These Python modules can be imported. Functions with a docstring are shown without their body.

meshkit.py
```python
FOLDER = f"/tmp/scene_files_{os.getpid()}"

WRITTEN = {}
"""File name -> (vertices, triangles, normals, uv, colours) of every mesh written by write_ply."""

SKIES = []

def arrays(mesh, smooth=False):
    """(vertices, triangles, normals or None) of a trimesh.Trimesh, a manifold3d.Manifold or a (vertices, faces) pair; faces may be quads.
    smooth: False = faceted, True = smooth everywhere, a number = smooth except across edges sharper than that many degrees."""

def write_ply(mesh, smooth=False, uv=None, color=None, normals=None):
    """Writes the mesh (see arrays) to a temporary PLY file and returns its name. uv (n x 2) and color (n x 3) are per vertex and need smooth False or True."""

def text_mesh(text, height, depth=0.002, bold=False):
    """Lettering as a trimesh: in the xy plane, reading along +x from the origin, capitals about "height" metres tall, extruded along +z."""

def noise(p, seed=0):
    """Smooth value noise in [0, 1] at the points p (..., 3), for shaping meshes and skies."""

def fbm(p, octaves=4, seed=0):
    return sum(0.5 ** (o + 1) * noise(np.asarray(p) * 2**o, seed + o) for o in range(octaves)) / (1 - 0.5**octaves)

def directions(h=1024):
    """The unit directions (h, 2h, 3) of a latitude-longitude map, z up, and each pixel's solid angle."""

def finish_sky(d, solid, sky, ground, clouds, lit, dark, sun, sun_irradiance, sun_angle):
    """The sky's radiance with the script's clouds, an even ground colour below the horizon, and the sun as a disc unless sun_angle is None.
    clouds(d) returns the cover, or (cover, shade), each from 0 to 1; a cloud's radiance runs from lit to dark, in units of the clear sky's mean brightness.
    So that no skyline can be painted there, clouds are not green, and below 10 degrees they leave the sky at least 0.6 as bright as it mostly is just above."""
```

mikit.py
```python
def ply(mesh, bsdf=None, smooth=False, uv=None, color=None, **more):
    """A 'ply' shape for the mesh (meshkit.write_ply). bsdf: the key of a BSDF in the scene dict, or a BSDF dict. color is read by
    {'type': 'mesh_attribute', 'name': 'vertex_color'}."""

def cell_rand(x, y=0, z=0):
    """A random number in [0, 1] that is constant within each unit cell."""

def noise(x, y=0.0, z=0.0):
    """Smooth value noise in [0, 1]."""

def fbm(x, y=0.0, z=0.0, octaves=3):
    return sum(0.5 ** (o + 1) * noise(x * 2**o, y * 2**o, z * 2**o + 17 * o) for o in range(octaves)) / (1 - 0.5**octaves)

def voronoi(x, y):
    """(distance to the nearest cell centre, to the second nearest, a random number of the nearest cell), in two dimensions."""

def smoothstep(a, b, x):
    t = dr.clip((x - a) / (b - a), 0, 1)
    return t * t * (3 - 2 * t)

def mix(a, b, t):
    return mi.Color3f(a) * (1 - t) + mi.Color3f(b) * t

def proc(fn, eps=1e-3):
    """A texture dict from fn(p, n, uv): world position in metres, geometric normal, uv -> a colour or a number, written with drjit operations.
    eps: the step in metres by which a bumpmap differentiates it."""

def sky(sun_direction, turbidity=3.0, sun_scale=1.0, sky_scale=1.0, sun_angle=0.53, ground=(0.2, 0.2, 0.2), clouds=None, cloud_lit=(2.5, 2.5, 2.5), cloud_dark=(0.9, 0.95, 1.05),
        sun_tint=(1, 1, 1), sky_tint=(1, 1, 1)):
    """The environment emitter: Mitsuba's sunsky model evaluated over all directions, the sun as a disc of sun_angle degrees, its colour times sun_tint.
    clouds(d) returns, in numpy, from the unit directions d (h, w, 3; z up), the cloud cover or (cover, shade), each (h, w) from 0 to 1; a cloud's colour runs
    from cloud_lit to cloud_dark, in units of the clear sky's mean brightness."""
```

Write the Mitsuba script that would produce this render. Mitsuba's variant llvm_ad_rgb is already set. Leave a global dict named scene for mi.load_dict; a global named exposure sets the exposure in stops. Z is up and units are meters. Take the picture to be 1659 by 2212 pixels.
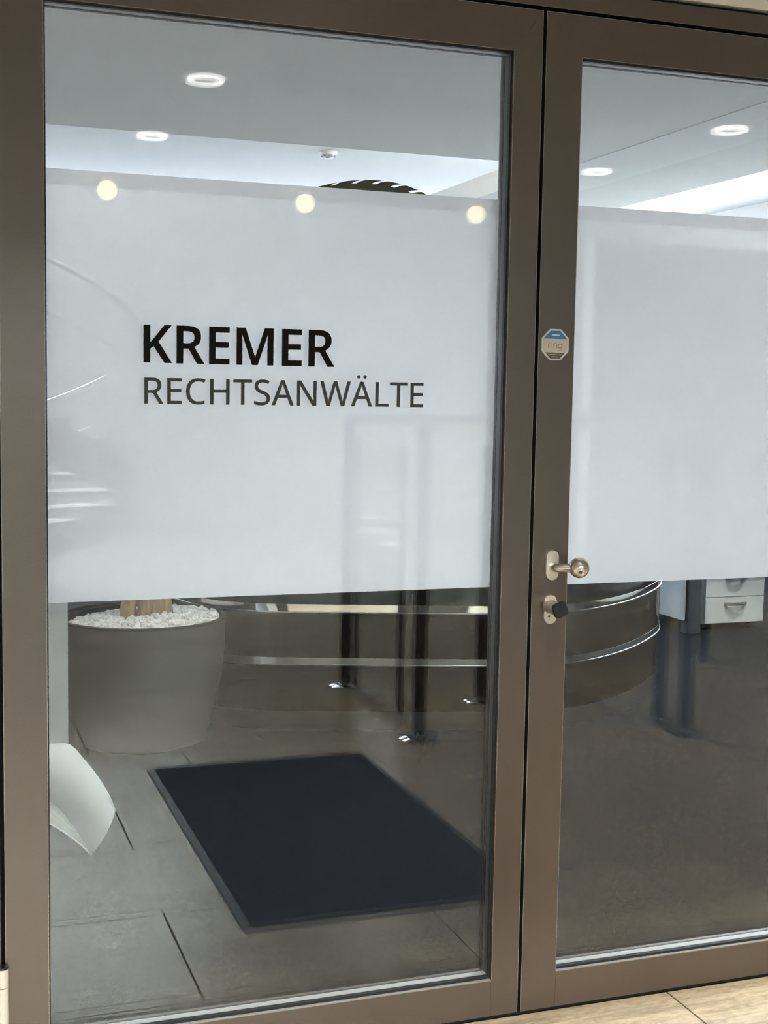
import math, random, json
import numpy as np, trimesh, drjit as dr, mitsuba as mi, mikit
from mikit import noise, fbm, smoothstep, mix
from shapely.geometry import Polygon, Point, box as sbox
T = mi.ScalarTransform4f
random.seed(7); rng = np.random.default_rng(7)
scene, labels = {}, {}

# ------------------------------------------------------------------ camera, light levels
EYE = np.array([-0.2400, -2.6637, 1.4316])
FWD = np.array([0.333385, 0.938495, -0.089899])
UP = np.array([0.014196, 0.090346, 0.995809])
scene['camera'] = {'type': 'perspective', 'fov': 2 * math.degrees(math.atan(829.5 / 2851.4)), 'fov_axis': 'x',
                   'near_clip': 0.05, 'far_clip': 200.0,
                   'to_world': T().look_at(origin=EYE.tolist(), target=(EYE + FWD).tolist(), up=UP.tolist())}
exposure = 0.0
HALL_SPOT = (0.3, 0.28, 0.25)         # warm downlights of the entrance hall
HALL_SPOT_NEAR = (16.5, 14.7, 12.0)   # the row next to the door
HALL_WINDOW = (26.5, 30.5, 30.5)        # tall daylight window at the end of the hall
GALLERY_LIGHT = (0.6, 0.65, 0.7)     # luminous skylight over the atrium
RING_GLOW = (4.2, 4.1, 4.0)
GLOBE_GLOW = (3.3, 2.9, 1.5)
COVE = (27.0, 25.5, 23.5)               # uplight trough of the office ceiling
OFFICE_WINDOW = (8.2, 9.2, 10.6)      # daylight windows of the office
OFFICE_SPOT = (8.0, 8.0, 7.8)
OFFICE_SPOT_DESK = (26.0, 28.0, 29.0)  # over the office desk

def rgb(c): return {'type': 'rgb', 'value': list(c)}
def pbr(color, rough=0.5, metal=0.0, **k):
    d = {'type': 'principled', 'base_color': color if isinstance(color, dict) else rgb(color), 'roughness': rough, 'metallic': metal}
    d.update(k); return d
def mat(name, d, two=True):
    scene['mat_' + name] = {'type': 'twosided', 'bsdf': d} if two else d
def emit(c): return {'type': 'area', 'radiance': rgb(c)}

# ------------------------------------------------------------------ materials
def frame_col(p, n, uv):
    g = fbm(p.x * 900, p.y * 900, p.z * 900, 2)
    w = fbm(p.x * 3, p.y * 3 + 4, p.z * 2, 3)
    return mix((0.116, 0.095, 0.082), (0.158, 0.132, 0.117), g * 0.6 + w * 0.5)
mat('frame', pbr(mikit.proc(frame_col), 0.36, 0.85, specular=0.5))
mat('frame_edge', pbr((0.30, 0.28, 0.26), 0.35, 0.6))
mat('gasket', pbr((0.006, 0.006, 0.007), 0.55))
mat('gap', pbr((0.004, 0.004, 0.004), 0.9))
mat('spacer', pbr((0.40, 0.41, 0.41), 0.45, 0.3))
mat('spacer_dark', pbr((0.060, 0.062, 0.066), 0.5, 0.3))
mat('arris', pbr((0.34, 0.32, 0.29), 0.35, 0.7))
mat('wall_dark', pbr((0.035, 0.037, 0.042), 0.6))
mat('glass', {'type': 'thindielectric', 'int_ior': 1.58, 'specular_transmittance': rgb((0.955, 0.975, 0.965))}, two=False)
mat('film', {'type': 'principledthin', 'base_color': rgb((0.675, 0.665, 0.70)), 'roughness': 0.8, 'diff_trans': 1.0, 'spec_trans': 0.0, 'spec_tint': 0.0, 'eta': 1.3}, two=False)
mat('letter_black', pbr((0.003, 0.003, 0.0035), 0.7, specular=0.15))
mat('letter_grey', pbr((0.050, 0.052, 0.050), 0.7, specular=0.2))
mat('steel', pbr((0.80, 0.74, 0.66), 0.22, 1.0))
mat('brushed', pbr((0.86, 0.80, 0.72), 0.38, 0.9))
mat('chrome', pbr((0.88, 0.88, 0.87), 0.06, 1.0))
mat('mirror_band', pbr((0.80, 0.78, 0.75), 0.03, 1.0))
mat('lip', pbr((0.62, 0.61, 0.59), 0.20, 1.0))
mat('satin_band', pbr((0.66, 0.65, 0.63), 0.16, 1.0))
mat('black_plastic', pbr((0.008, 0.008, 0.009), 0.25))
mat('sticker_blue', pbr((0.055, 0.25, 0.46), 0.4))
mat('sticker_white', pbr((0.80, 0.83, 0.86), 0.4))
mat('sticker_cream', pbr((0.80, 0.70, 0.60), 0.4))
mat('sticker_brown', pbr((0.10, 0.08, 0.06), 0.4))
mat('sticker_ink', pbr((0.30, 0.23, 0.18), 0.5))
mat('hinge', pbr((0.82, 0.77, 0.68), 0.35))
mat('wall_beige', pbr((0.95, 0.90, 0.81), 0.8))
mat('wall_white', pbr((0.80, 0.80, 0.79), 0.8))
mat('wall_grey', pbr((0.40, 0.41, 0.42), 0.8))
mat('ceiling_hall', pbr((0.40, 0.39, 0.37), 0.85))
mat('ceiling_white', pbr((0.56, 0.555, 0.555), 0.9))
mat('stone_dark', pbr((0.20, 0.185, 0.165), 0.3, 0.0, specular=0.5))
mat('soffit', pbr((0.82, 0.82, 0.77), 0.85))
mat('soffit_light', pbr((0.88, 0.88, 0.84), 0.85))
mat('joint', pbr((0.035, 0.028, 0.02), 0.9))
def travertine(p, n, uv):
    row = dr.floor((p.y + 0.25) / 0.538)
    tone = mikit.cell_rand(dr.floor((p.x - 1.453) / 0.715 + 0.5 * row), row, 3)
    s = fbm(p.x * 2.2 + row * 9.1, p.y * 26, row, 4)
    s2 = fbm(p.x * 9, p.y * 90 + 7, 2.0 + row, 3)
    s3 = fbm(p.x * 60, p.y * 160, 4.0 + row, 2)
    pit = smoothstep(0.70, 0.84, fbm(p.x * 70, p.y * 230, 5.0, 3))
    v = dr.clip((s - 0.5) * 1.7 + (s2 - 0.5) * 1.0 + (s3 - 0.5) * 0.8 + 0.5 + 0.25 * (tone - 0.5), 0, 1)
    return mix(mix((0.42, 0.335, 0.24), (0.70, 0.585, 0.435), v), (0.30, 0.24, 0.17), pit * 0.45)
mat('travertine', pbr(mikit.proc(travertine), 0.32, 0.0, specular=1.0))
def carpet(p, n, uv):
    a = noise(p.x * 330, p.y * 330, 1.0)
    b = fbm(p.x * 90, p.y * 90, 3.0, 3)
    return mix((0.0010, 0.0016, 0.0028), (0.0040, 0.0064, 0.0112), dr.clip(a * 0.5 + b * 0.5, 0, 1))
mat('carpet', pbr(mikit.proc(carpet), 0.95, 0.0, specular=0.1))
def matpile(p, n, uv):
    a = noise(p.x * 380, p.y * 380); b = fbm(p.x * 120, p.y * 120, 1.0, 3)
    return mix((0.003, 0.003, 0.004), (0.035, 0.037, 0.040), dr.clip(a * 0.7 + b * 0.6 - 0.3, 0, 1))
mat('mat_pile', pbr(mikit.proc(matpile), 0.95, 0.0, specular=0.1))
mat('mat_rubber', pbr((0.030, 0.034, 0.042), 0.40))
mat('desk_black', pbr((0.003, 0.003, 0.0035), 0.06, 0.0, specular=0.3))
mat('desk_top', pbr((0.02, 0.02, 0.02), 0.15))
mat('pot', pbr((0.080, 0.079, 0.074), 0.35, 0.0, specular=0.2))
mat('pot_rim', pbr((0.045, 0.044, 0.040), 0.9, 0.0, specular=0.02))
mat('pot_inner', pbr((0.020, 0.013, 0.010), 0.6))
def gravel_col(p, n, uv):
    r = mikit.cell_rand(p.x * 45, p.y * 45, p.z * 45)
    return mix((0.38, 0.36, 0.34), (0.74, 0.73, 0.72), r * 0.7 + 0.3 * noise(p.x * 200, p.y * 200, p.z * 200))
mat('gravel', pbr(mikit.proc(gravel_col), 0.8))
def bark(p, n, uv):
    s = fbm(p.x * 90, p.y * 90, p.z * 9, 3)
    return mix((0.10, 0.065, 0.035), (0.46, 0.34, 0.19), s)
mat('bark', pbr(mikit.proc(bark), 0.85))
def leafcol(p, n, uv):
    return mix((0.016, 0.028, 0.014), (0.075, 0.095, 0.025), fbm(p.x * 9, p.y * 9, p.z * 9, 2))
mat('stair_rail', pbr((0.92, 0.92, 0.92), 0.18, 1.0))
mat('leaf', {'type': 'principledthin', 'base_color': mikit.proc(leafcol), 'roughness': 0.4, 'diff_trans': 0.35, 'spec_trans': 0.0, 'eta': 1.4}, two=False)
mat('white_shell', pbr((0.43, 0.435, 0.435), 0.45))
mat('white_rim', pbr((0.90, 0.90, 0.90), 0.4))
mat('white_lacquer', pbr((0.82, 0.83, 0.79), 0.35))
mat('panel_blue', pbr((0.62, 0.69, 0.73), 0.3))
mat('column', pbr((0.055, 0.068, 0.082), 0.35, 0.3))
mat('handle', pbr((0.20, 0.20, 0.20), 0.3, 0.8))
mat('chair_blue', pbr((0.055, 0.075, 0.11), 0.5))
mat('chair_dark', pbr((0.012, 0.014, 0.018), 0.6))
mat('post', pbr((0.010, 0.009, 0.009), 0.25))
mat('rail_steel', pbr((0.55, 0.56, 0.57), 0.25, 0.9))
mat('stair_white', pbr((0.80, 0.81, 0.82), 0.85, specular=0.2))
mat('detector', pbr((0.85, 0.85, 0.84), 0.5))
mat('lamp_base', pbr((0.45, 0.42, 0.38), 0.35, 0.8))
mat('emit_base', pbr((0.8, 0.8, 0.8), 0.6))

# ------------------------------------------------------------------ helpers
def put(key, mesh, m, smooth=False, **k):
    """one entry of the scene; a key that is taken gets the next number"""
    base, n = key, 0
    while key in scene:
        n += 1; key = f'{base}_{n:03d}'
    scene[key] = mikit.ply(mesh, 'mat_' + m, smooth=smooth, **k)
    return key
def thing(key, label, cat, group=None):
    base, n = key, 0
    while key in labels:
        n += 1; key = f'{base}_{n:03d}'
    labels[key] = {'label': label, 'category': cat}
    if group: labels[key]['group'] = group
    return key
def struct(key, label=None):
    labels[key] = {'kind': 'structure'}
    if label: labels[key]['label'] = label
    return key
def note(key, label): labels.setdefault(key, {})['label'] = label
def cat(*ms): return trimesh.util.concatenate([m for m in ms])
def bx(x0, x1, y0, y1, z0, z1):
    m = trimesh.creation.box([x1 - x0, y1 - y0, z1 - z0]); m.apply_translation([(x0 + x1) / 2, (y0 + y1) / 2, (z0 + z1) / 2]); return m
def rbx(x0, x1, y0, y1, z0, z1, c=0.002):
    """box with chamfered edges"""
    pts = []
    for sx in (0, 1):
        for sy in (0, 1):
            for sz in (0, 1):
                X, Y, Z = (x0, x1)[sx], (y0, y1)[sy], (z0, z1)[sz]
                dx, dy, dz = (c, -c)[sx], (c, -c)[sy], (c, -c)[sz]
                pts += [[X + dx, Y + dy, Z], [X + dx, Y, Z + dz], [X, Y + dy, Z + dz]]
    return trimesh.Trimesh(np.array(pts)).convex_hull
def cyl(p0, p1, r, n=24): return trimesh.creation.cylinder(radius=r, segment=[p0, p1], sections=n)
def tube(pts, r, n=10):
    p = np.asarray(pts, float)
    t = np.gradient(p, axis=0); t /= np.linalg.norm(t, axis=1, keepdims=True) + 1e-12
    a = np.cross(t, np.where(np.abs(t[:, 2:]) < 0.9, [0, 0, 1.0], [1.0, 0, 0])); a /= np.linalg.norm(a, axis=1, keepdims=True)
    b, g = np.cross(t, a), np.arange(n) * 2 * np.pi / n
    rr = np.broadcast_to(r, (len(p),))
    v = (p[:, None] + rr[:, None, None] * (np.cos(g)[None, :, None] * a[:, None] + np.sin(g)[None, :, None] * b[:, None])).reshape(-1, 3)
    i, j = np.meshgrid(np.arange(len(p) - 1), np.arange(n), indexing='ij')
    q = np.stack([i * n + j, i * n + (j + 1) % n, (i + 1) * n + (j + 1) % n, (i + 1) * n + j], -1).reshape(-1, 4)
    f = np.vstack([q[:, [0, 1, 2]], q[:, [0, 2, 3]]])
    k = len(v); v = np.vstack([v, p[0], p[-1]]); jj = np.arange(n); e = (len(p) - 1) * n
    f = np.vstack([f, np.stack([(jj + 1) % n, jj, jj * 0 + k], 1), np.stack([e + jj, e + (jj + 1) % n, jj * 0 + k + 1], 1)])
    m = trimesh.Trimesh(v, f, process=False); m.fix_normals(); return m
def lathe(profile, n=48, at=(0, 0, 0)):
    m = trimesh.creation.revolve(np.asarray(profile, float), sections=n); m.apply_translation(at); return m
def extr(poly, d0, d1, engine='earcut'):
    m = trimesh.creation.extrude_polygon(poly, d1 - d0, engine=engine); m.apply_translation([0, 0, d0]); return m
def wallward(m):
    """polygon drawn in x-z, extruded along +y"""
    v = np.array(m.vertices); m = trimesh.Trimesh(np.stack([v[:, 0], v[:, 2], v[:, 1]], 1), np.array(m.faces)[:, ::-1], process=False); return m
def sheet(P):
    """grid of points (a, b, 3) as a surface"""
    P = np.asarray(P, float); a, b = P.shape[:2]
    i, j = np.meshgrid(np.arange(a - 1), np.arange(b - 1), indexing='ij')
    q = np.stack([i * b + j, i * b + j + 1, (i + 1) * b + j + 1, (i + 1) * b + j], -1).reshape(-1, 4)
    return trimesh.Trimesh(P.reshape(-1, 3), np.vstack([q[:, [0, 1, 2]], q[:, [0, 2, 3]]]), process=False)
def thick(P, t):
    """the same with a thickness along its normals"""
    s = sheet(P); n = np.array(s.vertex_normals); a, b = np.asarray(P).shape[:2]
    v0, v1 = np.array(s.vertices) + n * t / 2, np.array(s.vertices) - n * t / 2
    N = len(v0); f = [np.array(s.faces), np.array(s.faces)[:, ::-1] + N]
    ring = [k for k in range(b)] + [i * b + b - 1 for i in range(1, a)] + [(a - 1) * b + k for k in range(b - 2, -1, -1)] + [i * b for i in range(a - 2, 0, -1)]
    r0 = np.array(ring); r1 = np.roll(r0, -1)
    f += [np.stack([r0, r0 + N, r1], 1), np.stack([r1, r0 + N, r1 + N], 1)]
    m = trimesh.Trimesh(np.vstack([v0, v1]), np.vstack(f), process=False); m.fix_normals(); return m
def spline(pts, n):
    from scipy.interpolate import CubicSpline
    p = np.asarray(pts, float); d = np.r_[0, np.cumsum(np.linalg.norm(np.diff(p, axis=0), axis=1))]
    return CubicSpline(d, p)(np.linspace(0, d[-1], n))

# ------------------------------------------------------------------ the entrance hall (photographer's side, y < 0)
struct('floor_hall', 'beige travertine floor of the entrance hall')
put('floor_hall', bx(-7, 8, -11.2, 0.10, -0.12, -0.003), 'joint')
PX, PY = 0.715, 0.538
for r in range(-1, 20):
    y1 = -0.25 - PY * r; y0 = y1 - PY
    y1 = min(y1, 0.0)
    xoff = 1.453 + (0.3575 if r % 2 == 0 else 0.0)
    if y0 < -6.0: break
    for k in range(-5, 6):
        x0 = xoff + k * PX
        if x0 < -2.2 or x0 > 5.2: continue
        put('floor_hall__tile', rbx(x0 + 0.0023, x0 + PX - 0.0023, y0 + 0.0025, y1 - (0.0025 if y1 < 0 else 0), -0.02, 0.0, 0.0006), 'travertine')
put('floor_hall__slab', bx(-7, 8, -11.2, y1 - 0.001 if y1 < -5 else -5.6, -0.02, 0.0), 'stone_dark')
XL, XR = 1.453 - 5 * PX + 0.3575, 1.453 + 6 * PX
put('floor_hall__slab', cat(bx(-7, -1.765, -6.2, 0, -0.02, -0.0008), bx(5.74, 8, -6.2, 0, -0.02, -0.0008)), 'travertine')

struct('ceiling_hall', 'plain ceiling of the entrance hall')
put('ceiling_hall', bx(-7, 8, -5.25, 0.0, 2.6, 3.0), 'ceiling_hall')
struct('wall_hall_left'); put('wall_hall_left', bx(-7.2, -7, -11.2, 0.2, 0, 6.6), 'wall_white')
struct('wall_hall_right'); put('wall_hall_right', bx(8, 8.2, -11.2, 0.2, 0, 6.6), 'wall_white')
struct('wall_hall_back')
put('wall_hall_back', cat(bx(-7, 8, -11.2, -11, 0, 3.5), bx(-7, -2.35, -11.2, -11, 3.5, 6.6), bx(2.6, 8, -11.2, -11, 3.5, 6.6), bx(-2.35, 2.6, -11.2, -11, 6.2, 6.6)), 'wall_white')
struct('wall_hall_partition'); put('wall_hall_partition', bx(4.6, 8, -6.4, -6.25, 0, 2.6), 'wall_grey')
struct('wall_hall_gallery'); put('wall_hall_gallery', bx(-7, 8, -5.25, -5.15, 3.0, 6.6), 'wall_white')
struct('ceiling_atrium'); put('ceiling_atrium', bx(-7.2, 8.2, -11.2, -5.15, 6.6, 6.7), 'ceiling_white')
# tall daylight window of the atrium: lit panes in a frame
struct('window_1', 'tall daylight window at the end of the hall')
for i in range(3):
    x0 = -2.35 + i * 1.65
    put('window_1__pane', bx(x0 + 0.03, x0 + 1.62, -11.12, -11.10, 3.55, 6.15), 'emit_base', emitter=emit(HALL_WINDOW))
    put('window_1__mullion', bx(x0 - 0.03, x0 + 0.03, -11.14, -11.0, 3.5, 6.2), 'wall_grey')
put('window_1__mullion', cat(bx(-2.35, 2.6, -11.14, -11.0, 3.5, 3.55), bx(-2.35, 2.6, -11.14, -11.0, 6.15, 6.2), bx(2.57, 2.6, -11.14, -11, 3.5, 6.2)), 'wall_grey')
struct('window_2', 'skylight panel over the atrium')
put('window_2__pane', bx(-5, 6, -10, -6.5, 6.57, 6.59), 'emit_base', emitter=emit(GALLERY_LIGHT))

# partition around the door
struct('wall_front', 'beige wall above the door')
put('wall_front', cat(bx(-7, 8, 0.0, 0.12, 2.323, 6.6), bx(-7, -0.28, 0.0, 0.12, 0, 2.323), bx(2.30, 8, 0.0, 0.12, 0, 2.323)), 'wall_beige')
struct('trim_1', 'dark bronze metal door frame')
put('trim_1__lintel', rbx(-0.20, 2.29, 0.0, 0.075, 2.2705, 2.3125, 0.0008), 'frame')
put('trim_1__jamb', rbx(-0.20, -0.0935, 0.0, 0.075, 0.0, 2.27, 0.0008), 'frame')
put('trim_1__jamb', rbx(2.205, 2.29, 0.0, 0.075, 0.0, 2.27, 0.0008), 'frame')
put('trim_1__seal', cat(bx(-0.28, 2.30, 0.02, 0.10, 2.312, 2.323), bx(-0.28, -0.20, 0.012, 0.10, 0, 2.323), bx(2.29, 2.30, 0.012, 0.10, 0, 2.32),
                        bx(-0.094, 2.206, 0.05, 0.074, 2.2605, 2.272), bx(-0.0935, -0.0855, 0.03, 0.074, 0, 2.27), bx(2.2005, 2.206, 0.03, 0.074, 0, 2.27)), 'gap')
put('trim_1__threshold', bx(-0.0935, 2.205, 0.004, 0.070, 0.0, 0.0065), 'gap')

def leaf(name, X0, X1, xi0, xi1, lab):
    """one leaf of the glazed door: mitred frame, double glazing, gasket, spacer, frosted film"""
    struct(name, lab)
    Z0, Z1, zi0, zi1, D = 0.0075, 2.2616, 0.0931, 2.1704, 0.068
    def bar(pts):
        m = wallward(extr(Polygon(pts), 0.0, D)); return m
    s = 0.0002
    put(name + '__stile', bar([(X0, Z0), (xi0 - s, Z0), (xi0 - s, zi0), (xi0, zi0), (xi0, zi1 + s), (X0, Z1 - s)]), 'frame')
    put(name + '__stile', bar([(X1, Z0), (X1, Z1 - s), (xi1, zi1 + s), (xi1, zi0), (xi1 + s, zi0), (xi1 + s, Z0)]), 'frame')
    put(name + '__top_rail', bar([(X0 + s, Z1), (xi0 + s, zi1), (xi1 - s, zi1), (X1 - s, Z1)]), 'frame')
    put(name + '__bottom_rail', bar([(xi0 + s, Z0), (xi1 - s, Z0), (xi1 - s, zi0), (xi0 + s, zi0)]), 'frame')
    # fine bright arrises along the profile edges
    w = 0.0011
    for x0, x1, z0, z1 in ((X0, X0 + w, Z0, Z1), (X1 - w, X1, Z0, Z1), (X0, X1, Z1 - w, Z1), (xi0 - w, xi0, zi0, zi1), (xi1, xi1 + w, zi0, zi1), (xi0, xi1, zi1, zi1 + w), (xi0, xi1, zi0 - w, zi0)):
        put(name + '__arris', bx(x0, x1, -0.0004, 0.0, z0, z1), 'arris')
    g, y0, y1 = 0.0035, 0.009, 0.0195
    ring = lambda a, b0, b1, c0=0.0, c1=0.0: cat(bx(xi0, xi0 + a, b0, b1, zi0, zi1), bx(xi1 - a - c1, xi1, b0, b1, zi0, zi1), bx(xi0 + a, xi1 - a, b0, b1, zi1 - a, zi1), bx(xi0 + a, xi1 - a, b0, b1, zi0, zi0 + a + c0))
    put(name + '__gasket', ring(g, y0, y1, 0.003), 'gasket')
    put(name + '__gasket', ring(g, 0.0415, 0.052), 'gasket')
    put(name + '__glazing_bead', bx(xi0, xi1, 0.0004, 0.009, zi0 - 0.0003, zi0 + 0.0009), 'spacer')
    put(name + '__spacer', cat(bx(xi0, xi0 + 0.003, 0.0205, 0.0395, zi0, zi1), bx(xi1 - 0.003, xi1, 0.0205, 0.0395, zi0, zi1)), 'spacer_dark')
    put(name + '__spacer', cat(bx(xi0, xi1, 0.0205, 0.0395, zi1 - 0.003, zi1), bx(xi0, xi1, 0.0205, 0.0395, zi0, zi0 + 0.0065)), 'spacer')
    for y in (0.0200, 0.0400):
        put(name + '__glass_pane', sheet([[[xi0, y, zi0], [xi1, y, zi0]], [[xi0, y, zi1], [xi1, y, zi1]]]), 'glass')
    xr = xi1 - 0.0095
    put(name + '__frosted_film', sheet([[[xi0 + 0.003, 0.0408, 0.9985], [xr, 0.0408, 0.9985]], [[xi0 + 0.003, 0.0408, 1.859], [xr, 0.0408, 1.859]]]), 'film')
    note(name + '__frosted_film', 'milky frosted privacy film across the middle of the glass')
leaf('door_1', -0.0855, 1.0540, 0.0, 0.9861, 'wide glazed door leaf in dark bronze metal with frosted band and lettering')
leaf('door_2', 1.0620, 2.2005, 1.1508, 2.1150, 'glazed door leaf in dark bronze metal with the knob and lock')
put('door_1__meeting_seal', bx(1.0535, 1.0625, 0.045, 0.066, 0.0075, 2.2616), 'gap')
# hinge of the left leaf
m = cyl([-0.0925, -0.013, 0.06], [-0.0925, -0.013, 0.2325], 0.0125); put('door_1__hinge', m, 'hinge', smooth=40)
put('door_1__hinge', cyl([-0.0925, -0.013, 0.2345], [-0.0925, -0.013, 0.272], 0.0125), 'hinge', smooth=40)
put('door_1__hinge__cap', cyl([-0.0925, -0.013, 0.272], [-0.0925, -0.013, 0.276], 0.0128), 'black_plastic', smooth=40)
# round knob and lock on the right leaf
def capsule(cx, cz, w, h, y0, y1):
    poly = Point(0, 0).buffer(w / 2, 24); poly = poly.union(Point(0, h - w).buffer(w / 2, 24)).union(sbox(-w / 2, 0, w / 2, h - w))
    m = wallward(extr(poly, 0, y1 - y0)); m.apply_translation([cx, y0, cz - (h - w) / 2]); return m
put('door_2__door_knob__rose', cat(capsule(1.1088, 1.0505, 0.031, 0.068, -0.008, 0.0), capsule(1.1088, 1.0505, 0.0285, 0.0655, -0.009, -0.008)), 'brushed')
put('door_2__door_knob__neck', cat(tube([[1.1088, -0.009, 1.0475], [1.1088, -0.026, 1.0478]], 0.0105, 20), tube(spline([[1.1088, -0.020, 1.0478], [1.112, -0.0335, 1.0483], [1.122, -0.041, 1.0488], [1.140, -0.050, 1.0496]], 16), 0.0105, 20)), 'steel', smooth=50)
ball = trimesh.creation.icosphere(subdivisions=5, radius=0.0232); ball.apply_translation([1.1512, -0.055, 1.0502])
put('door_2__door_knob__ball', ball, 'steel', smooth=True)
put('door_2__door_lock__rose', cat(capsule(1.1072, 0.9498, 0.031, 0.0665, -0.007, 0.0), capsule(1.1072, 0.9498, 0.0285, 0.064, -0.008, -0.007)), 'brushed')
put('door_2__door_lock__barrel', lathe([[0, 0], [0.0150, 0], [0.0157, 0.001], [0.0157, 0.048], [0.0150, 0.050], [0, 0.050]], 40), 'brushed', smooth=40)
scene['door_2__door_lock__barrel']['to_world'] = T().translate([1.1030, -0.008, 0.9580]).rotate([1, 0, 0], 90)
sq = Polygon([(0.0072, 0.0072), (-0.0072, 0.0072), (-0.0072, -0.0072), (0.0072, -0.0072)]).buffer(0.0096, 12)
m = cat(extr(sq, 0.0, 0.007), extr(sq.buffer(-0.0012), 0.007, 0.0085)); m.apply_transform(trimesh.transformations.rotation_matrix(math.radians(22), [0, 0, 1]))
m.apply_transform(trimesh.transformations.rotation_matrix(math.pi / 2, [1, 0, 0])); m.apply_translation([1.1030, -0.058, 0.9580])
put('door_2__door_lock__cap', m, 'black_plastic'); note('door_2__door_lock__cap', 'black rounded square cap of the electronic lock')
put('door_2__door_lock__keyhole', cat(cyl([1.1035, -0.0085, 0.9345], [1.1035, -0.0078, 0.9345], 0.0022)), 'gap')

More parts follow.
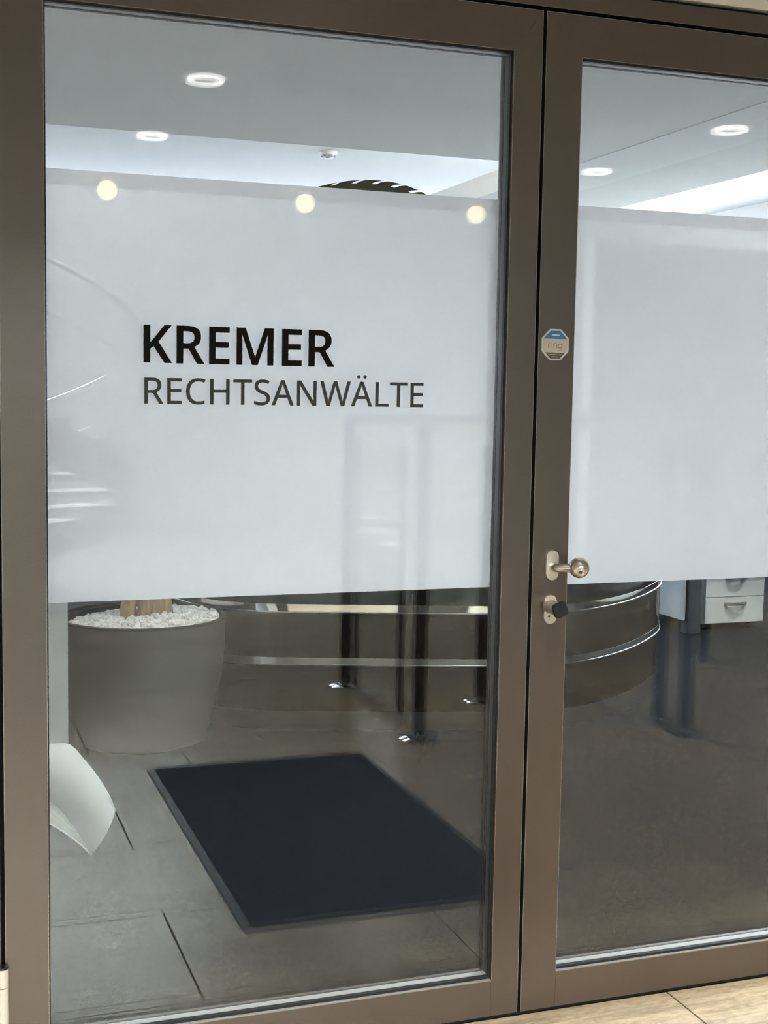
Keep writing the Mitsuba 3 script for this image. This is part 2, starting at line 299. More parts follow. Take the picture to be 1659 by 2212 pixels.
# lettering on the frosted band (outlines in thousandths of the capital height)
GLYPHS = json.loads('''{"KREMER":[[0,900,1798,2571,3870,4643],{"E":[[[[124,1000],[697,1000],[697,848],[305,846],[306,595],[671,595],[671,445],[306,444],[306,153],[697,152],[697,0],[124,0]]]],"K":[[[[124,1000],[305,1000],[308,534],[449,701],[689,1000],[892,1000],[531,560],[900,0],[693,0],[398,439],[305,367],[305,0],[124,0]]]],"M":[[[[124,0],[124,1000],[377,1000],[647,224],[655,229],[922,1000],[1174,1000],[1174,0],[1002,0],[1002,617],[1011,814],[1006,813],[998,793],[725,0],[563,0],[299,767],[279,816],[275,813],[287,603],[287,0]]]],"R":[[[[124,1000],[461,1000],[553,990],[629,970],[677,948],[717,920],[749,886],[780,828],[796,760],[798,685],[786,619],[766,573],[739,533],[683,483],[614,443],[890,4],[888,0],[685,0],[454,395],[308,395],[305,0],[124,0]],[[305,541],[445,539],[479,543],[524,555],[568,581],[588,604],[603,630],[615,683],[611,749],[605,769],[588,798],[552,828],[493,848],[445,854],[306,854]]]]}],"RECHTSANWÄLTE":[[0,876,1652,2540,3578,4360,5132,6038,7110,8426,9330,10070,10852],{"A":[[[[0,2],[384,1004],[522,1004],[904,-2],[758,0],[644,298],[255,298],[144,0],[2,-2]],[[300,422],[604,422],[500,706],[452,864],[448,862],[432,792],[402,696]]]],"C":[[[[84,458],[84,538],[90,604],[104,674],[126,740],[154,798],[192,854],[246,910],[292,944],[340,970],[404,994],[468,1008],[528,1014],[604,1014],[692,1004],[760,988],[812,970],[844,954],[790,838],[735,862],[672,882],[592,894],[538,894],[472,884],[411,862],[377,842],[321,791],[296,759],[268,707],[244,634],[230,534],[232,436],[250,338],[266,291],[288,247],[311,215],[345,179],[393,144],[433,126],[476,114],[534,106],[598,106],[658,112],[720,124],[804,148],[802,26],[748,8],[668,-8],[594,-14],[506,-14],[398,2],[334,24],[288,48],[248,76],[202,120],[162,174],[134,228],[110,294],[100,334],[90,390]]]],"E":[[[[132,1000],[694,1000],[694,880],[270,878],[271,582],[670,582],[670,462],[271,461],[270,121],[694,120],[694,0],[132,0]]]],"H":[[[[132,1000],[272,1000],[273,582],[764,582],[766,1000],[904,1000],[904,0],[766,0],[765,462],[274,462],[272,0],[132,0]]]],"L":[[[[132,1002],[270,1002],[270,123],[704,122],[704,0],[132,0]]]],"N":[[[[132,1000],[300,998],[818,184],[820,206],[810,400],[810,1000],[938,1000],[938,0],[770,2],[252,820],[248,819],[248,810],[260,588],[260,0],[132,0]]]],"R":[[[[132,1002],[456,1002],[546,992],[608,976],[658,954],[694,930],[732,890],[762,834],[778,766],[780,690],[768,622],[744,570],[698,514],[648,478],[585,446],[852,14],[858,4],[856,0],[696,2],[457,410],[272,410],[270,0],[132,0]],[[270,526],[466,526],[534,542],[581,569],[604,591],[622,621],[634,660],[638,688],[638,730],[632,768],[622,797],[609,817],[571,852],[540,866],[494,878],[440,884],[271,883]]]],"S":[[[[68,166],[176,130],[260,112],[320,106],[418,110],[477,126],[519,151],[552,187],[566,222],[570,244],[570,276],[560,319],[539,351],[513,375],[449,414],[306,470],[224,510],[172,546],[130,590],[100,644],[88,684],[82,730],[82,780],[88,820],[100,856],[124,898],[166,942],[208,970],[264,994],[350,1012],[448,1014],[512,1008],[610,986],[684,958],[686,954],[644,842],[556,872],[474,890],[434,894],[346,890],[303,878],[259,849],[232,811],[222,770],[222,738],[232,695],[251,665],[283,635],[347,598],[484,544],[572,500],[626,462],[672,410],[692,372],[702,338],[708,296],[708,244],[702,204],[690,164],[658,108],[622,70],[596,50],[558,28],[502,6],[452,-6],[384,-14],[246,-10],[168,2],[122,14],[70,34]]]],"T":[[[[16,880],[16,1000],[766,1000],[766,880],[460,878],[460,0],[322,0],[322,879]]]],"W":[[[[18,1002],[162,1000],[316,388],[346,246],[356,178],[360,175],[364,182],[378,274],[412,412],[584,1002],[722,1002],[726,998],[908,386],[936,272],[950,184],[954,175],[958,178],[982,318],[1152,998],[1154,1002],[1296,1002],[1294,982],[1034,0],[888,0],[700,642],[656,822],[652,825],[610,642],[428,4],[426,0],[280,0]]]],"Ä":[[[[0,-2],[384,1004],[520,1004],[892,32],[902,-2],[756,0],[660,259],[642,298],[255,298],[144,0]],[[300,422],[604,422],[504,694],[452,864],[448,862],[434,800],[404,702]]],[[[516,1188],[516,1218],[526,1248],[546,1266],[562,1272],[598,1274],[618,1268],[640,1252],[652,1228],[654,1188],[648,1166],[634,1146],[606,1130],[572,1128],[548,1136],[528,1154]]],[[[246,1188],[246,1218],[256,1246],[266,1258],[294,1272],[330,1274],[346,1270],[374,1252],[386,1228],[388,1188],[382,1166],[360,1140],[338,1130],[304,1128],[274,1140],[256,1158]]]]}]}''')
thing('door_lettering', 'large black capitals above smaller grey capitals on the frosted glass of the left door', 'lettering')
def lettering(txt, x, z, w, h, m, part):
    xs, gl = GLYPHS[txt]
    bearing = min(a for pg in gl[txt[0]] for a, b in pg[0]); end = xs[-1] + max(a for pg in gl[txt[-1]] for a, b in pg[0])
    sx, sz = w / (end - bearing), h / 1000.0
    for ch, ox in zip(txt, xs):
        ms = [wallward(extr(Polygon([((a + ox - bearing) * sx, b * sz) for a, b in pg[0]], [[((a + ox - bearing) * sx, b * sz) for a, b in hole] for hole in pg[1:]]), 0, 0.0008)) for pg in gl[ch]]
        q = cat(*ms); q.apply_translation([x, 0.0191, z])
        put('door_lettering__' + part, q, m)
lettering('KREMER', 0.1939, 1.4843, 0.4022, 0.0762, 'letter_black', 'black_letter')
lettering('RECHTSANWÄLTE', 0.1957, 1.4020, 0.6035, 0.0522, 'letter_grey', 'grey_letter')

# octagonal sticker
thing('door_sticker', 'small octagonal blue, cream and brown security sticker on the right door stile above the knob', 'sticker')
def octa(w, h, c): return [(-w + c, -h), (w - c, -h), (w, -h + c), (w, h - c), (w - c, h), (-w + c, h), (-w, h - c), (-w, -h + c)]
def flat(poly, d0, d1):
    q = wallward(extr(poly, 0, d1 - d0)); q.apply_translation([1.1033, -d1, 1.5446]); return q
O = Polygon(octa(0.0335, 0.0345, 0.0200)); I = Polygon(octa(0.0296, 0.0306, 0.0182))
put('door_sticker__backing', flat(O, 0.0, 0.0012), 'sticker_white')
put('door_sticker__blue_band', flat(I.intersection(sbox(-1, 0.0130, 1, 1)), 0.0012, 0.0016), 'sticker_blue')
put('door_sticker__cream_band', flat(I.intersection(sbox(-1, -0.0165, 1, 0.0120)), 0.0012, 0.0016), 'sticker_cream')
put('door_sticker__brown_band', flat(I.intersection(sbox(-1, -1, 1, -0.0175)), 0.0012, 0.0016), 'sticker_brown')
def strokes(lines, w):
    from shapely.geometry import LineString
    from shapely.ops import unary_union
    return unary_union([LineString(l).buffer(w, 6) for l in lines])
arc = lambda cx, cy, r, a0, a1, n=14: [(cx + r * math.cos(math.radians(a0 + (a1 - a0) * i / n)), cy + r * math.sin(math.radians(a0 + (a1 - a0) * i / n))) for i in range(n + 1)]
word = [[(0, 0), (0, 6)], [(0, 6)] + arc(4, 6, 4, 180, 95), [(8.5, 0), (8.5, 9.3)], [(8.5, 12.6), (8.5, 12.9)],
        [(13, 0), (13, 9.6)], [(13, 5.6)] + arc(17, 5.6, 4, 180, 0) + [(21, 0)],
        arc(29.0, 4.6, 4.6, 0, 360, 28), [(33.6, 9.4), (33.6, -1.4)] + arc(29.4, -1.4, 4.2, 0, -150)]
k = 0.00098
wp = strokes([[((x - 16.8) * k, (y - 4.6) * k * 1.15 - 0.0025) for x, y in l] for l in word], 0.00062)
put('door_sticker__word', cat(*[flat(g, 0.0016, 0.0020) for g in getattr(wp, 'geoms', [wp])]), 'sticker_ink')
bars = [sbox(-0.0095, 0.0200, 0.0100, 0.0225)]
put('door_sticker__print', cat(*[flat(g, 0.0016, 0.0019) for g in bars]), 'sticker_white')
put('door_sticker__print', cat(flat(sbox(-0.0165, -0.0228, 0.0160, -0.0212), 0.0016, 0.0019), flat(sbox(-0.0095, -0.0277, 0.0085, -0.0258), 0.0016, 0.0019)), 'sticker_cream')

# ------------------------------------------------------------------ things of the hall, seen as reflections in the panes
t = thing('door_mat', 'black door mat in the hall before the left door, reflected in the glass', 'door mat')
mx0, mx1, my0, my1 = 0.560, 1.420, -2.165, -0.595
put(t + '__pile', rbx(mx0 + 0.028, mx1 - 0.022, my0 + 0.022, my1 - 0.022, 0.0, 0.0085, 0.002), 'mat_pile')
put(t + '__rubber_border', cat(rbx(mx0, mx0 + 0.030, my0, my1, 0, 0.005), rbx(mx1 - 0.024, mx1, my0, my1, 0, 0.005), rbx(mx0 + 0.029, mx1 - 0.023, my0, my0 + 0.024, 0, 0.005), rbx(mx0 + 0.029, mx1 - 0.023, my1 - 0.024, my1, 0, 0.005)), 'mat_rubber')

M = lambda y: 0.066 - y       # depth behind the glass -> depth in the hall
t = thing('entrance_barrier', 'black post barrier with steel handrails and round chrome feet, reflected in the door glass', 'barrier')
posts = [(1.720, 3.383, 1.30), (1.709, 2.353, 1.31), (2.233, 2.910, 1.20), (2.836, 2.334, 1.26), (2.833, 2.120, 1.26), (3.813, 3.492, 1.24)]
for x, y, h in posts:
    key = put(t + '__post', cyl([x, M(y), 0.012], [x, M(y), h], 0.027), 'post', smooth=40)
    put(key + '__foot', lathe([[0, 0], [0.078, 0], [0.078, 0.006], [0.066, 0.014], [0.034, 0.020], [0.030, 0.030], [0, 0.030]], 40, (x, M(y), 0.0)), 'chrome', smooth=40)
put(t + '__handrail', tube([[1.72, M(3.383), 1.30], [3.813, M(3.45), 1.30]], 0.026, 16), 'rail_steel', smooth=40)
put(t + '__handrail', tube([[1.66, M(2.353), 1.31], [2.83, M(2.34), 1.31]], 0.026, 16), 'rail_steel', smooth=40)
put(t + '__glass_panel', bx(1.705, 1.717, M(3.20), M(2.60), 0.05, 1.21), 'glass')
for a, b in ((2.605, 2.590), (3.215, 3.200)): put(t + '__panel_edge', bx(1.701, 1.721, M(a), M(b), 0.045, 1.215), 'post')

t = thing('spiral_stair', 'white spiral stair with curved balustrade in the hall, reflected in the frosted glass', 'staircase')
cx, cy = 0.0, M(6.2)
ang = np.radians(np.linspace(-110, 110, 60)); zz = np.linspace(2.45, 0.95, 60)
helix = lambda r, dz: np.stack([cx + r * np.cos(ang), cy - r * np.sin(ang), zz + dz], 1)
put(t + '__handrail', tube(helix(1.16, 0.0), 0.022), 'stair_rail', smooth=40)
put(t + '__lower_rail', tube(helix(1.17, -0.30), 0.016), 'stair_rail', smooth=40)
put(t + '__stringer', thick(np.stack([helix(1.12, -1.15), helix(1.12, -0.90)], 1), 0.04), 'stair_white', smooth=40)
for i in range(0, 59, 5):
    a, z = ang[i], zz[i] - 0.98
    if z < 0.05: continue
    c = np.array([cx, cy]); d0 = np.array([math.cos(a), -math.sin(a)]); d1 = np.array([math.cos(a + 0.3), -math.sin(a + 0.3)])
    put(t + '__tread', extr(Polygon([c + d0 * 0.1, c + d0 * 1.1, c + d1 * 1.1, c + d1 * 0.1]).buffer(0), z, z + 0.04), 'stair_white')
put(t + '__column', cyl([cx, cy, 0], [cx, cy, 2.6], 0.10), 'stair_white', smooth=40)

def downlight(x, y, lab, power):
    k = thing('downlight', lab, 'ceiling light', 'round downlights of the hall ceiling')
    put(k + '__ring', lathe([[0.056, 0.0], [0.070, 0.0], [0.070, 0.012], [0.064, 0.016], [0.056, 0.012], [0.056, 0.0]], 40, (x, y, 2.584)), 'emit_base', smooth=40, emitter=emit(RING_GLOW))
    put(k + '__baffle', cat(*[lathe([[0.014 * i + 0.004, 0], [0.014 * i + 0.012, 0], [0.014 * i + 0.012, 0.004], [0.014 * i + 0.004, 0.004], [0.014 * i + 0.004, 0]], 32, (x, y, 2.590)) for i in range(4)]), 'emit_base', emitter=emit((0.5, 0.48, 0.46)))
    scene[k + '__beam'] = {'type': 'spot', 'to_world': T().look_at(origin=[x, y, 2.57], target=[x, y, 0], up=[1, 0, 0]), 'intensity': rgb(power), 'cutoff_angle': 46.0, 'beam_width': 24.0}
for x, col in ((-1.50, 'far left of'), (0.805, 'above the mat in'), (3.110, 'right of the mat in')):
    for y, row in ((1.185, 'the row nearest the door'), (2.375, 'the middle row'), (3.565, 'the row farthest from the door')):
        downlight(x, M(y), f'hall downlight with glowing ring, {col} {row}', HALL_SPOT_NEAR if y < 2 else HALL_SPOT)
k = thing('ceiling_speaker', 'small square grey speaker in the hall ceiling', 'speaker')
put(k + '__grille', cat(rbx(1.90, 2.05, M(2.46), M(2.32), 2.585, 2.60), *[bx(1.91 + 0.013 * i, 1.916 + 0.013 * i, M(2.45), M(2.33), 2.582, 2.586) for i in range(10)]), 'wall_grey')
for x, w in ((0.784, 'leftmost'), (1.930, 'middle one'), (3.02, 'rightmost')):
    k = thing('globe_lamp', f'small glowing globe lamp, {w} of three reflected at the top of the frosted glass', 'ceiling light', 'globe lamps of the hall')
    put(k + '__base', lathe([[0, 0], [0.055, 0], [0.060, -0.004], [0.055, -0.010], [0.028, -0.014], [0.026, -0.022], [0, -0.022]][::-1], 40, (x, M(4.93), 2.60)), 'lamp_base', smooth=40)
    a = np.linspace(0, math.pi - 0.5, 24)
    g = lathe(np.stack([0.056 * np.sin(a), -0.056 * np.cos(a)], 1).tolist() + [[0, 0.0492]], 40, (x, M(4.93), 2.60 - 0.020 - 0.0492)); g.fix_normals()
    put(k + '__globe', g, 'emit_base', smooth=40, emitter=emit(GLOBE_GLOW))

# ------------------------------------------------------------------ the office behind the door (y > 0.07)
struct('floor', 'dark blue speckled carpet of the office'); put('floor', bx(-3, 9, 0.075, 10.2, -0.05, 0.0), 'carpet')
struct('wall_left'); put('wall_left', bx(-3.2, -3, 0.0, 10.2, 0, 3.1), 'wall_white')
struct('wall_right'); put('wall_right', cat(bx(6.6, 6.8, 0, 10.2, 0, 0.9), bx(6.6, 6.8, 0, 10.2, 2.5, 3.1), bx(6.6, 6.8, 0, 1.5, 0.9, 2.5), bx(6.6, 6.8, 9.5, 10.2, 0.9, 2.5)), 'wall_white')
struct('wall_back'); put('wall_back', cat(bx(-3, 9, 10.2, 10.4, 0, 0.8), bx(-3, 9, 10.2, 10.4, 2.6, 3.1), bx(-3, -2, 10.2, 10.4, 0.8, 2.6), bx(8, 9, 10.2, 10.4, 0.8, 2.6)), 'wall_white')
for n, (a, b, horiz) in (('window_3', (-2.0, 8.0, True)), ('window_4', (1.5, 9.5, False))):
    struct(n, 'daylight window of the office')
    N = 6
    for i in range(N):
        u0, u1 = a + (b - a) * i / N + 0.04, a + (b - a) * (i + 1) / N - 0.04
        z0, z1 = (0.85, 2.55) if horiz else (0.95, 2.45)
        put(n + '__pane', bx(u0, u1, 10.30, 10.32, z0, z1) if horiz else bx(6.70, 6.72, u0, u1, z0, z1), 'emit_base', emitter=emit(OFFICE_WINDOW))
        put(n + '__mullion', bx(u1, u1 + 0.08, 10.22, 10.36, z0 - .05, z1 + .05) if horiz else bx(6.62, 6.76, u1, u1 + 0.08, z0 - .05, z1 + .05), 'wall_grey')
struct('wall_front_inside'); put('wall_front_inside', bx(2.32, 6.6, 0.121, 0.14, 0, 2.59), 'wall_dark')
struct('ceiling', 'office ceiling: grey dropped soffit, lighter strip and bright raised part')
put('ceiling', bx(-3, 9.2, 0.12, 10.4, 3.1, 3.2), 'ceiling_white')
put('ceiling__soffit', cat(bx(-3, 2.935, 0.12, 3.52, 2.60, 2.72)), 'soffit')
put('ceiling__light_strip', bx(2.935, 3.36, 0.12, 5.6, 2.598, 2.72), 'soffit_light')
put('ceiling__side_soffit', bx(3.36, 3.90, 0.12, 5.6, 2.602, 2.72), 'soffit')
put('ceiling__cove_board', cat(bx(-3, 2.935, 3.40, 3.46, 2.72, 2.76), bx(3.80, 3.86, 0.12, 5.6, 2.72, 2.76)), 'soffit')
put('ceiling__cove_light', cat(bx(-3, 2.90, 3.0, 3.38, 2.722, 2.735)), 'emit_base', emitter=emit(COVE))
put('ceiling__cove_light', cat(bx(3.40, 3.78, 0.4, 5.4, 2.722, 2.735)), 'emit_base', emitter=emit(COVE))
# office downlights over the reception
for x, y, w in ((0.1, 0.8, 'above the white display stand'), (1.68, 0.72, 'behind the right door leaf'), (0.9, 1.6, 'in front of the planter'), (2.2, 1.3, 'in front of the reception desk'), (4.6, 2.6, 'in front of the white drawer cabinet'), (4.3, 1.4, 'by the dark front wall at the right'), (0.6, 5.5, 'behind the planter'), (4.95, 3.35, 'above the office chair')):
    z = 2.60 if (x < 2.9 and y < 3.5) else 3.1
    k = thing('office_downlight', 'round recessed spot in the office ceiling ' + w, 'ceiling light', 'recessed spots of the office')
    put(k + '__ring', lathe([[0.030, 0.0], [0.040, 0.0], [0.040, 0.004], [0.030, 0.004], [0.030, 0.0]], 32, (x, y, z - 0.004)), 'soffit', smooth=40)
    scene[k + '__beam'] = {'type': 'spot', 'to_world': T().look_at(origin=[x, y, z - 0.01], target=[x, y, 0], up=[1, 0, 0]), 'intensity': rgb(OFFICE_SPOT_DESK if 'chair' in w else OFFICE_SPOT), 'cutoff_angle': 60.0, 'beam_width': 25.0}

k = thing('smoke_detector', 'round white smoke detector on the bright office ceiling just past the grey soffit', 'smoke detector')
sd = (2.50, 6.33, 3.1)
put(k + '__housing', lathe([[0, -0.050], [0.022, -0.050], [0.030, -0.044], [0.052, -0.026], [0.054, -0.014], [0.062, -0.012], [0.062, 0.0], [0, 0.0]], 40, sd), 'detector', smooth=30)
put(k + '__vent', cat(*[bx(sd[0] + 0.046 * math.cos(a) - 0.006, sd[0] + 0.046 * math.cos(a) + 0.006, sd[1] + 0.046 * math.sin(a) - 0.006, sd[1] + 0.046 * math.sin(a) + 0.006, 3.060, 3.070) for a in np.linspace(0, 2 * math.pi, 10)[:-1]]), 'wall_grey')

# reception desk: glossy black curved front with two polished bands and a plinth
t = thing('reception_desk', 'glossy black curved reception desk with two polished steel bands', 'desk')
front = spline([[0.83, 3.22], [0.88, 2.98], [0.99, 2.80], [1.379, 2.612], [1.754, 2.491], [2.027, 2.412], [2.22, 2.375], [2.42, 2.386], [2.6305, 2.469], [2.8616, 2.6254], [3.078, 2.8244], [3.267, 3.053], [3.375, 3.29], [3.43, 3.60], [3.44, 3.95]], 90)
def ribbon(off0, off1, z0, z1, lean=0.0):
    d = np.gradient(front, axis=0); d /= np.linalg.norm(d, axis=1, keepdims=True); n = np.stack([d[:, 1], -d[:, 0]], 1)
    a, b = front + n * off0, front + n * off1
    pts = np.vstack([b, a[::-1]])
    m = extr(Polygon(pts), z0, z1)
    if lean:      # the face leans back by this much at its top
        v = np.array(m.vertices); N = len(front)
        from scipy.spatial import cKDTree
        dist, k = cKDTree(front + n * off1).query(v[:, :2]); sel = (dist < 1e-4) & (v[:, 2] > (z0 + z1) / 2)
        v[sel, :2] -= n[k[sel]] * lean; m.vertices = v
    return m
put(t + '__plinth', ribbon(-0.05, -0.001, 0.0, 0.080), 'mirror_band', smooth=25)
put(t + '__front_panel', ribbon(-0.04, 0.0, 0.080, 0.277), 'desk_black', smooth=25)
put(t + '__steel_band', ribbon(-0.04, 0.003, 0.277, 0.309, 0.0017), 'satin_band', smooth=25)
put(t + '__front_panel', ribbon(-0.04, 0.0, 0.309, 0.503), 'desk_black', smooth=25)
put(t + '__steel_band', ribbon(-0.04, 0.003, 0.503, 0.538, 0.0007), 'mirror_band', smooth=25)
for z in (0.277, 0.503): put(t + '__band_lip', ribbon(-0.02, 0.007, z - 0.001, z + 0.0045), 'lip', smooth=25)
put(t + '__front_panel', ribbon(-0.04, 0.0, 0.538, 1.02), 'desk_black', smooth=25)
put(t + '__counter_top', ribbon(-0.32, 0.02, 1.02, 1.05), 'desk_top', smooth=25)
put(t + '__worktop', ribbon(-0.70, -0.04, 0.72, 0.745), 'white_lacquer', smooth=25)

# planter with gravel and a split-leaf plant
t = thing('planter', 'dark round tapered plant pot filled with white gravel behind the left pane', 'planter')
pc = (0.620, 2.70)
prof = [[0, 0], [0.262, 0], [0.270, 0.008], [0.325, 0.26], [0.340, 0.38], [0.343, 0.506], [0.330, 0.506], [0.326, 0.36], [0, 0.36]]
put(t + '__pot', lathe(prof, 72, (*pc, 0.0)), 'pot', smooth=25)
put(t + '__rim', lathe([[0.328, 0.504], [0.3435, 0.504], [0.3435, 0.510], [0.341, 0.513], [0.330, 0.513], [0.328, 0.510], [0.328, 0.504]], 72, (*pc, 0.0)), 'pot_rim', smooth=20)
put(t + '__liner', lathe([[0.318, 0.36], [0.3245, 0.36], [0.3255, 0.500], [0.318, 0.500], [0.318, 0.36]], 64, (*pc, 0.0)), 'pot_inner', smooth=25)
put(t + '__soil', lathe([[0, 0.425], [0.316, 0.43], [0.316, 0.361], [0, 0.361]], 48, (*pc, 0.0)), 'pot_inner')
stones = []
base = trimesh.creation.icosphere(subdivisions=1, radius=1.0)
for i in range(2300):
    r = 0.307 * math.sqrt(rng.random()); a = rng.random() * 2 * math.pi
    x, y = r * math.cos(a), r * math.sin(a)
    z = 0.470 + 0.028 * (1 - (r / 0.31) ** 2) + 0.07 * x - 0.02 * y + rng.random() * 0.018
    v = np.array(base.vertices) * (1 + 0.34 * (rng.random((len(base.vertices), 1)) - 0.5)) * (np.array([0.013, 0.010, 0.0085]) * (0.75 + 0.7 * rng.random()))
    m = trimesh.Trimesh(v, base.faces, process=False); m.apply_transform(trimesh.transformations.random_rotation_matrix(rng.random(3)))
    m.apply_translation([pc[0] + x, pc[1] + y, z]); stones.append(m)
put(t + '__gravel', cat(*stones), 'gravel'); labels[t + '__gravel'] = {'label': 'white decorative gravel', 'kind': 'stuff'}

t = thing('potted_plant', 'tall brown-stemmed plant with a dark split leaf showing above the frosted glass', 'plant')
tips = []
for i, (dx, dy, h, lx, ly) in enumerate([(-0.055, -0.04, 1.75, -0.15, 0.1), (0.0, -0.06, 1.95, 0.12, -0.1), (0.045, -0.045, 1.6, 0.2, 0.15), (0.085, -0.03, 1.85, 0.3, 0.05), (0.02, 0.04, 1.7, -0.05, 0.2)]):
    zz = np.linspace(0.44, h, 24); s = (zz - 0.44) / (h - 0.44)
    w = 0.010 * np.sin(zz * 22 + i)
    pts = np.stack([pc[0] + dx + lx * s ** 2 + w, pc[1] + dy + ly * s ** 2, zz], 1)
    put(t + '__stem', tube(pts, 0.031 * (1 - 0.45 * s) * (1 + 0.10 * np.sin(zz * 60 + i)), 12), 'bark', smooth=50); tips.append(pts[-1])
def split_leaf(p0, p1, width, sag, twist=0.0, slits=7):
    """arched leaf blade from p0 to p1, with slits cut between its ribs"""
    p0, p1 = np.array(p0, float), np.array(p1, float); n = 4 * slits + 3
    s = np.linspace(0, 1, n); mid = p0 + (p1 - p0) * s[:, None]; mid[:, 2] += sag * 4 * s * (1 - s)
    d = np.gradient(mid, axis=0); side = np.cross(d, [0, 0, 1.0]); side /= np.linalg.norm(side, axis=1, keepdims=True) + 1e-9
    upv = np.cross(side, d); upv /= np.linalg.norm(upv, axis=1, keepdims=True)
    side = side * math.cos(twist) + upv * math.sin(twist)
    ww = width * np.sin(np.pi * np.clip(s * 0.92 + 0.05, 0, 1)) ** 0.7
    ms = []
    for sg in (-1, 1):
        P = np.stack([mid + sg * side * (ww * u)[:, None] + d / np.linalg.norm(d, axis=1, keepdims=True) * (0.30 * ww * u)[:, None] - upv * (0.25 * ww * u * u)[:, None] for u in (0, 0.3, 0.55, 0.9, 1.0)], 1)
        g = sheet(P); f = np.array(g.faces); cell = f.min(1); row, col = cell // 5, cell % 5
        keep = ~((row % 4 == 3) & (col == 1)) & ~((row % 4 == 3) & (col == 2)) & ~((row % 4 == 3) & (col == 3))
        g.update_faces(keep); ms.append(g)
    return cat(*ms)
def add_leaf(base_pt, p0, p1, width, sag, twist=0.0):
    q = spline([base_pt, (np.array(base_pt) + np.array(p0)) / 2 + [0, 0, 0.10], p0], 12)
    key = put(t + '__leaf', split_leaf(p0, p1, width, sag, twist), 'leaf', smooth=True)
    put(key + '__stalk', tube(q, np.linspace(0.010, 0.006, 12), 8), 'bark', smooth=50)
add_leaf(tips[3], (1.19, 2.52, 2.205), (1.80, 2.50, 2.205), 0.13, 0.055, 0.35)
add_leaf(tips[1], (0.98, 2.44, 2.12), (1.42, 2.56, 2.215), 0.09, 0.052, -0.3)
for p0, p1, w, sg in [((0.35, 2.55, 1.95), (-0.15, 2.7, 1.75), 0.15, 0.06), ((0.70, 2.75, 2.0), (0.8, 3.2, 1.8), 0.15, 0.06), ((0.45, 2.30, 1.9), (0.2, 1.9, 1.7), 0.14, 0.05), ((0.85, 2.40, 1.80), (1.15, 2.1, 1.6), 0.14, 0.05), ((0.62, 2.60, 2.0), (0.35, 2.9, 1.85), 0.13, 0.05)]:
    i = min(range(5), key=lambda j: np.linalg.norm(tips[j] - np.array(p0)))
    add_leaf(tips[i], p0, p1, w, sg)

# white moulded stand at the left edge
t = thing('display_stand', 'white moulded display stand with a curved flaring foot at the left edge of the glass', 'display stand')
u = np.linspace(0, 1, 14)
up = np.stack([np.stack([-0.30 + 0.482 * u, 1.44 - 0.09 * np.sin(u * 1.57) + 0.0 * u, np.full(14, z)], 1) for z in np.linspace(0.36, 1.72, 12)], 0)
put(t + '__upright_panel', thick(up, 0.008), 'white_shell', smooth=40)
right = spline([[0.178, 1.350, 0.365], [0.235, 1.345, 0.295], [0.288, 1.345, 0.215], [0.322, 1.35, 0.136]], 14)
inner = spline([[-0.30, 1.36, 0.38], [-0.10, 1.33, 0.335], [0.05, 1.32, 0.245], [0.126, 1.325, 0.190], [0.195, 1.335, 0.105], [0.249, 1.35, 0.003]], 14)[::-1]
left_top = np.stack([np.linspace(0.178, -0.30, 14), np.linspace(1.35, 1.44, 14), np.full(14, 0.365)], 1)
edge = np.linspace(right[-1], [0.249, 1.35, 0.003], 8)
outer = np.vstack([left_top[::-1][::1], right[1:]])
outer = spline(outer[::2], 30); inn = spline(np.vstack([inner[::-1]]), 30)
foot = np.stack([outer * (1 - w) + inn * w - np.array([0, 0.035, 0]) * (4 * w * (1 - w)) for w in np.linspace(0, 1, 9)], 1)
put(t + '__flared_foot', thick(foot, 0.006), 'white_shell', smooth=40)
low = spline([[-0.30, 1.42, 0.30], [-0.05, 1.40, 0.19], [0.125, 1.385, 0.104], [0.249, 1.352, 0.003]], 30)
inside = np.stack([inn * (1 - w) + low * w + np.array([0, 0.05, 0]) * (4 * w * (1 - w)) for w in np.linspace(0, 1, 7)], 1)
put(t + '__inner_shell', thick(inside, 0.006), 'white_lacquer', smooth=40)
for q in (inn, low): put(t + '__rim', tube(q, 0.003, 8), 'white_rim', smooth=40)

# office desk with drawers, at the right
t = thing('office_desk', 'white office desk with pale blue side panel and slate grey legs behind the reception desk', 'desk')
put(t + '__side_panel', rbx(4.135, 4.153, 4.20, 5.25, 0.083, 0.715, 0.0015), 'panel_blue')
put(t + '__leg', rbx(4.160, 4.250, 4.180, 4.260, 0.0, 0.715, 0.003), 'column')
put(t + '__leg', rbx(4.160, 4.250, 5.20, 5.28, 0.0, 0.715, 0.003), 'column')
put(t + '__leg', rbx(5.90, 5.99, 4.180, 4.260, 0.0, 0.715, 0.003), 'column')
put(t + '__leg', rbx(5.90, 5.99, 5.20, 5.28, 0.0, 0.715, 0.003), 'column')
put(t + '__tabletop', rbx(4.10, 6.02, 4.14, 5.30, 0.715, 0.742, 0.003), 'white_lacquer')
t = thing('drawer_cabinet', 'white drawer cabinet with grey bow handles under the office desk', 'cabinet')
cx0, cx1, cy0 = 4.345, 4.770, 4.28
put(t + '__body', rbx(cx0, cx1, cy0 + 0.02, 4.86, 0.034, 0.70, 0.002), 'white_lacquer')
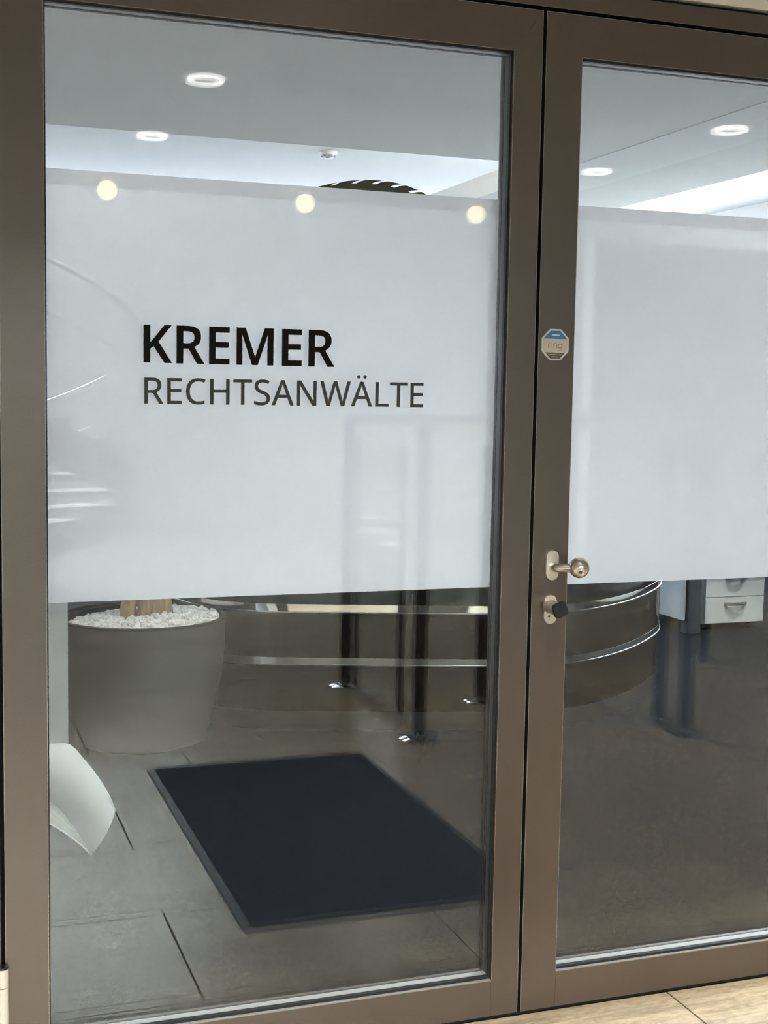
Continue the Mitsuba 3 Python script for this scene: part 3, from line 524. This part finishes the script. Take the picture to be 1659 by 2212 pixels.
for i in range(4):
    z0 = 0.040 + i * 0.165
    key = put(t + '__drawer', rbx(cx0, cx1, cy0, cy0 + 0.019, z0, z0 + 0.162, 0.0015), 'white_lacquer')
    s = np.linspace(0, 1, 14)
    h = np.stack([4.484 + 0.152 * s, cy0 - 0.004 - 0.022 * np.sin(np.pi * s), np.full(14, z0 + 0.118)], 1)
    put(key + '__handle', cat(*[tube(h + [0, 0, dz], 0.0065, 8) for dz in (0.0, 0.006)]), 'handle', smooth=40)
for x in (cx0 + 0.05, cx1 - 0.05):
    for y in (cy0 + 0.08, 4.78): put(t + '__caster', cyl([x - 0.01, y, 0.017], [x + 0.01, y, 0.017], 0.017), 'chair_dark', smooth=40)
t = thing('office_chair', 'blue grey swivel chair with a star base beside the drawer cabinet', 'office chair')
oc = np.array([5.10, 3.98])
put(t + '__seat', rbx(oc[0] - 0.25, oc[0] + 0.25, oc[1] - 0.25, oc[1] + 0.25, 0.44, 0.52, 0.03), 'chair_blue')
put(t + '__backrest', rbx(oc[0] - 0.22, oc[0] + 0.22, oc[1] - 0.30, oc[1] - 0.24, 0.60, 0.98, 0.02), 'chair_blue')
put(t + '__seat_bracket', rbx(oc[0] - 0.04, oc[0] + 0.04, oc[1] - 0.31, oc[1] - 0.0, 0.40, 0.44, 0.01), 'chair_dark')
put(t + '__seat_bracket', rbx(oc[0] - 0.03, oc[0] + 0.03, oc[1] - 0.325, oc[1] - 0.29, 0.41, 0.75, 0.01), 'chair_dark')
put(t + '__gas_column', cyl([*oc, 0.10], [*oc, 0.42], 0.028), 'chair_dark', smooth=40)
for i in range(5):
    a = math.radians(200 + 72 * i); d = np.array([math.cos(a), math.sin(a)])
    key = put(t + '__base_arm', tube([[*(oc + d * 0.02), 0.145], [*(oc + d * 0.31), 0.082]], np.array([0.032, 0.022]), 10), 'chair_blue', smooth=40)
    e = oc + d * 0.30; nrm = np.array([-d[1], d[0]])
    put(key + '__caster', cyl([*(e - nrm * 0.022), 0.03], [*(e + nrm * 0.022), 0.03], 0.03, 20), 'chair_dark', smooth=40)
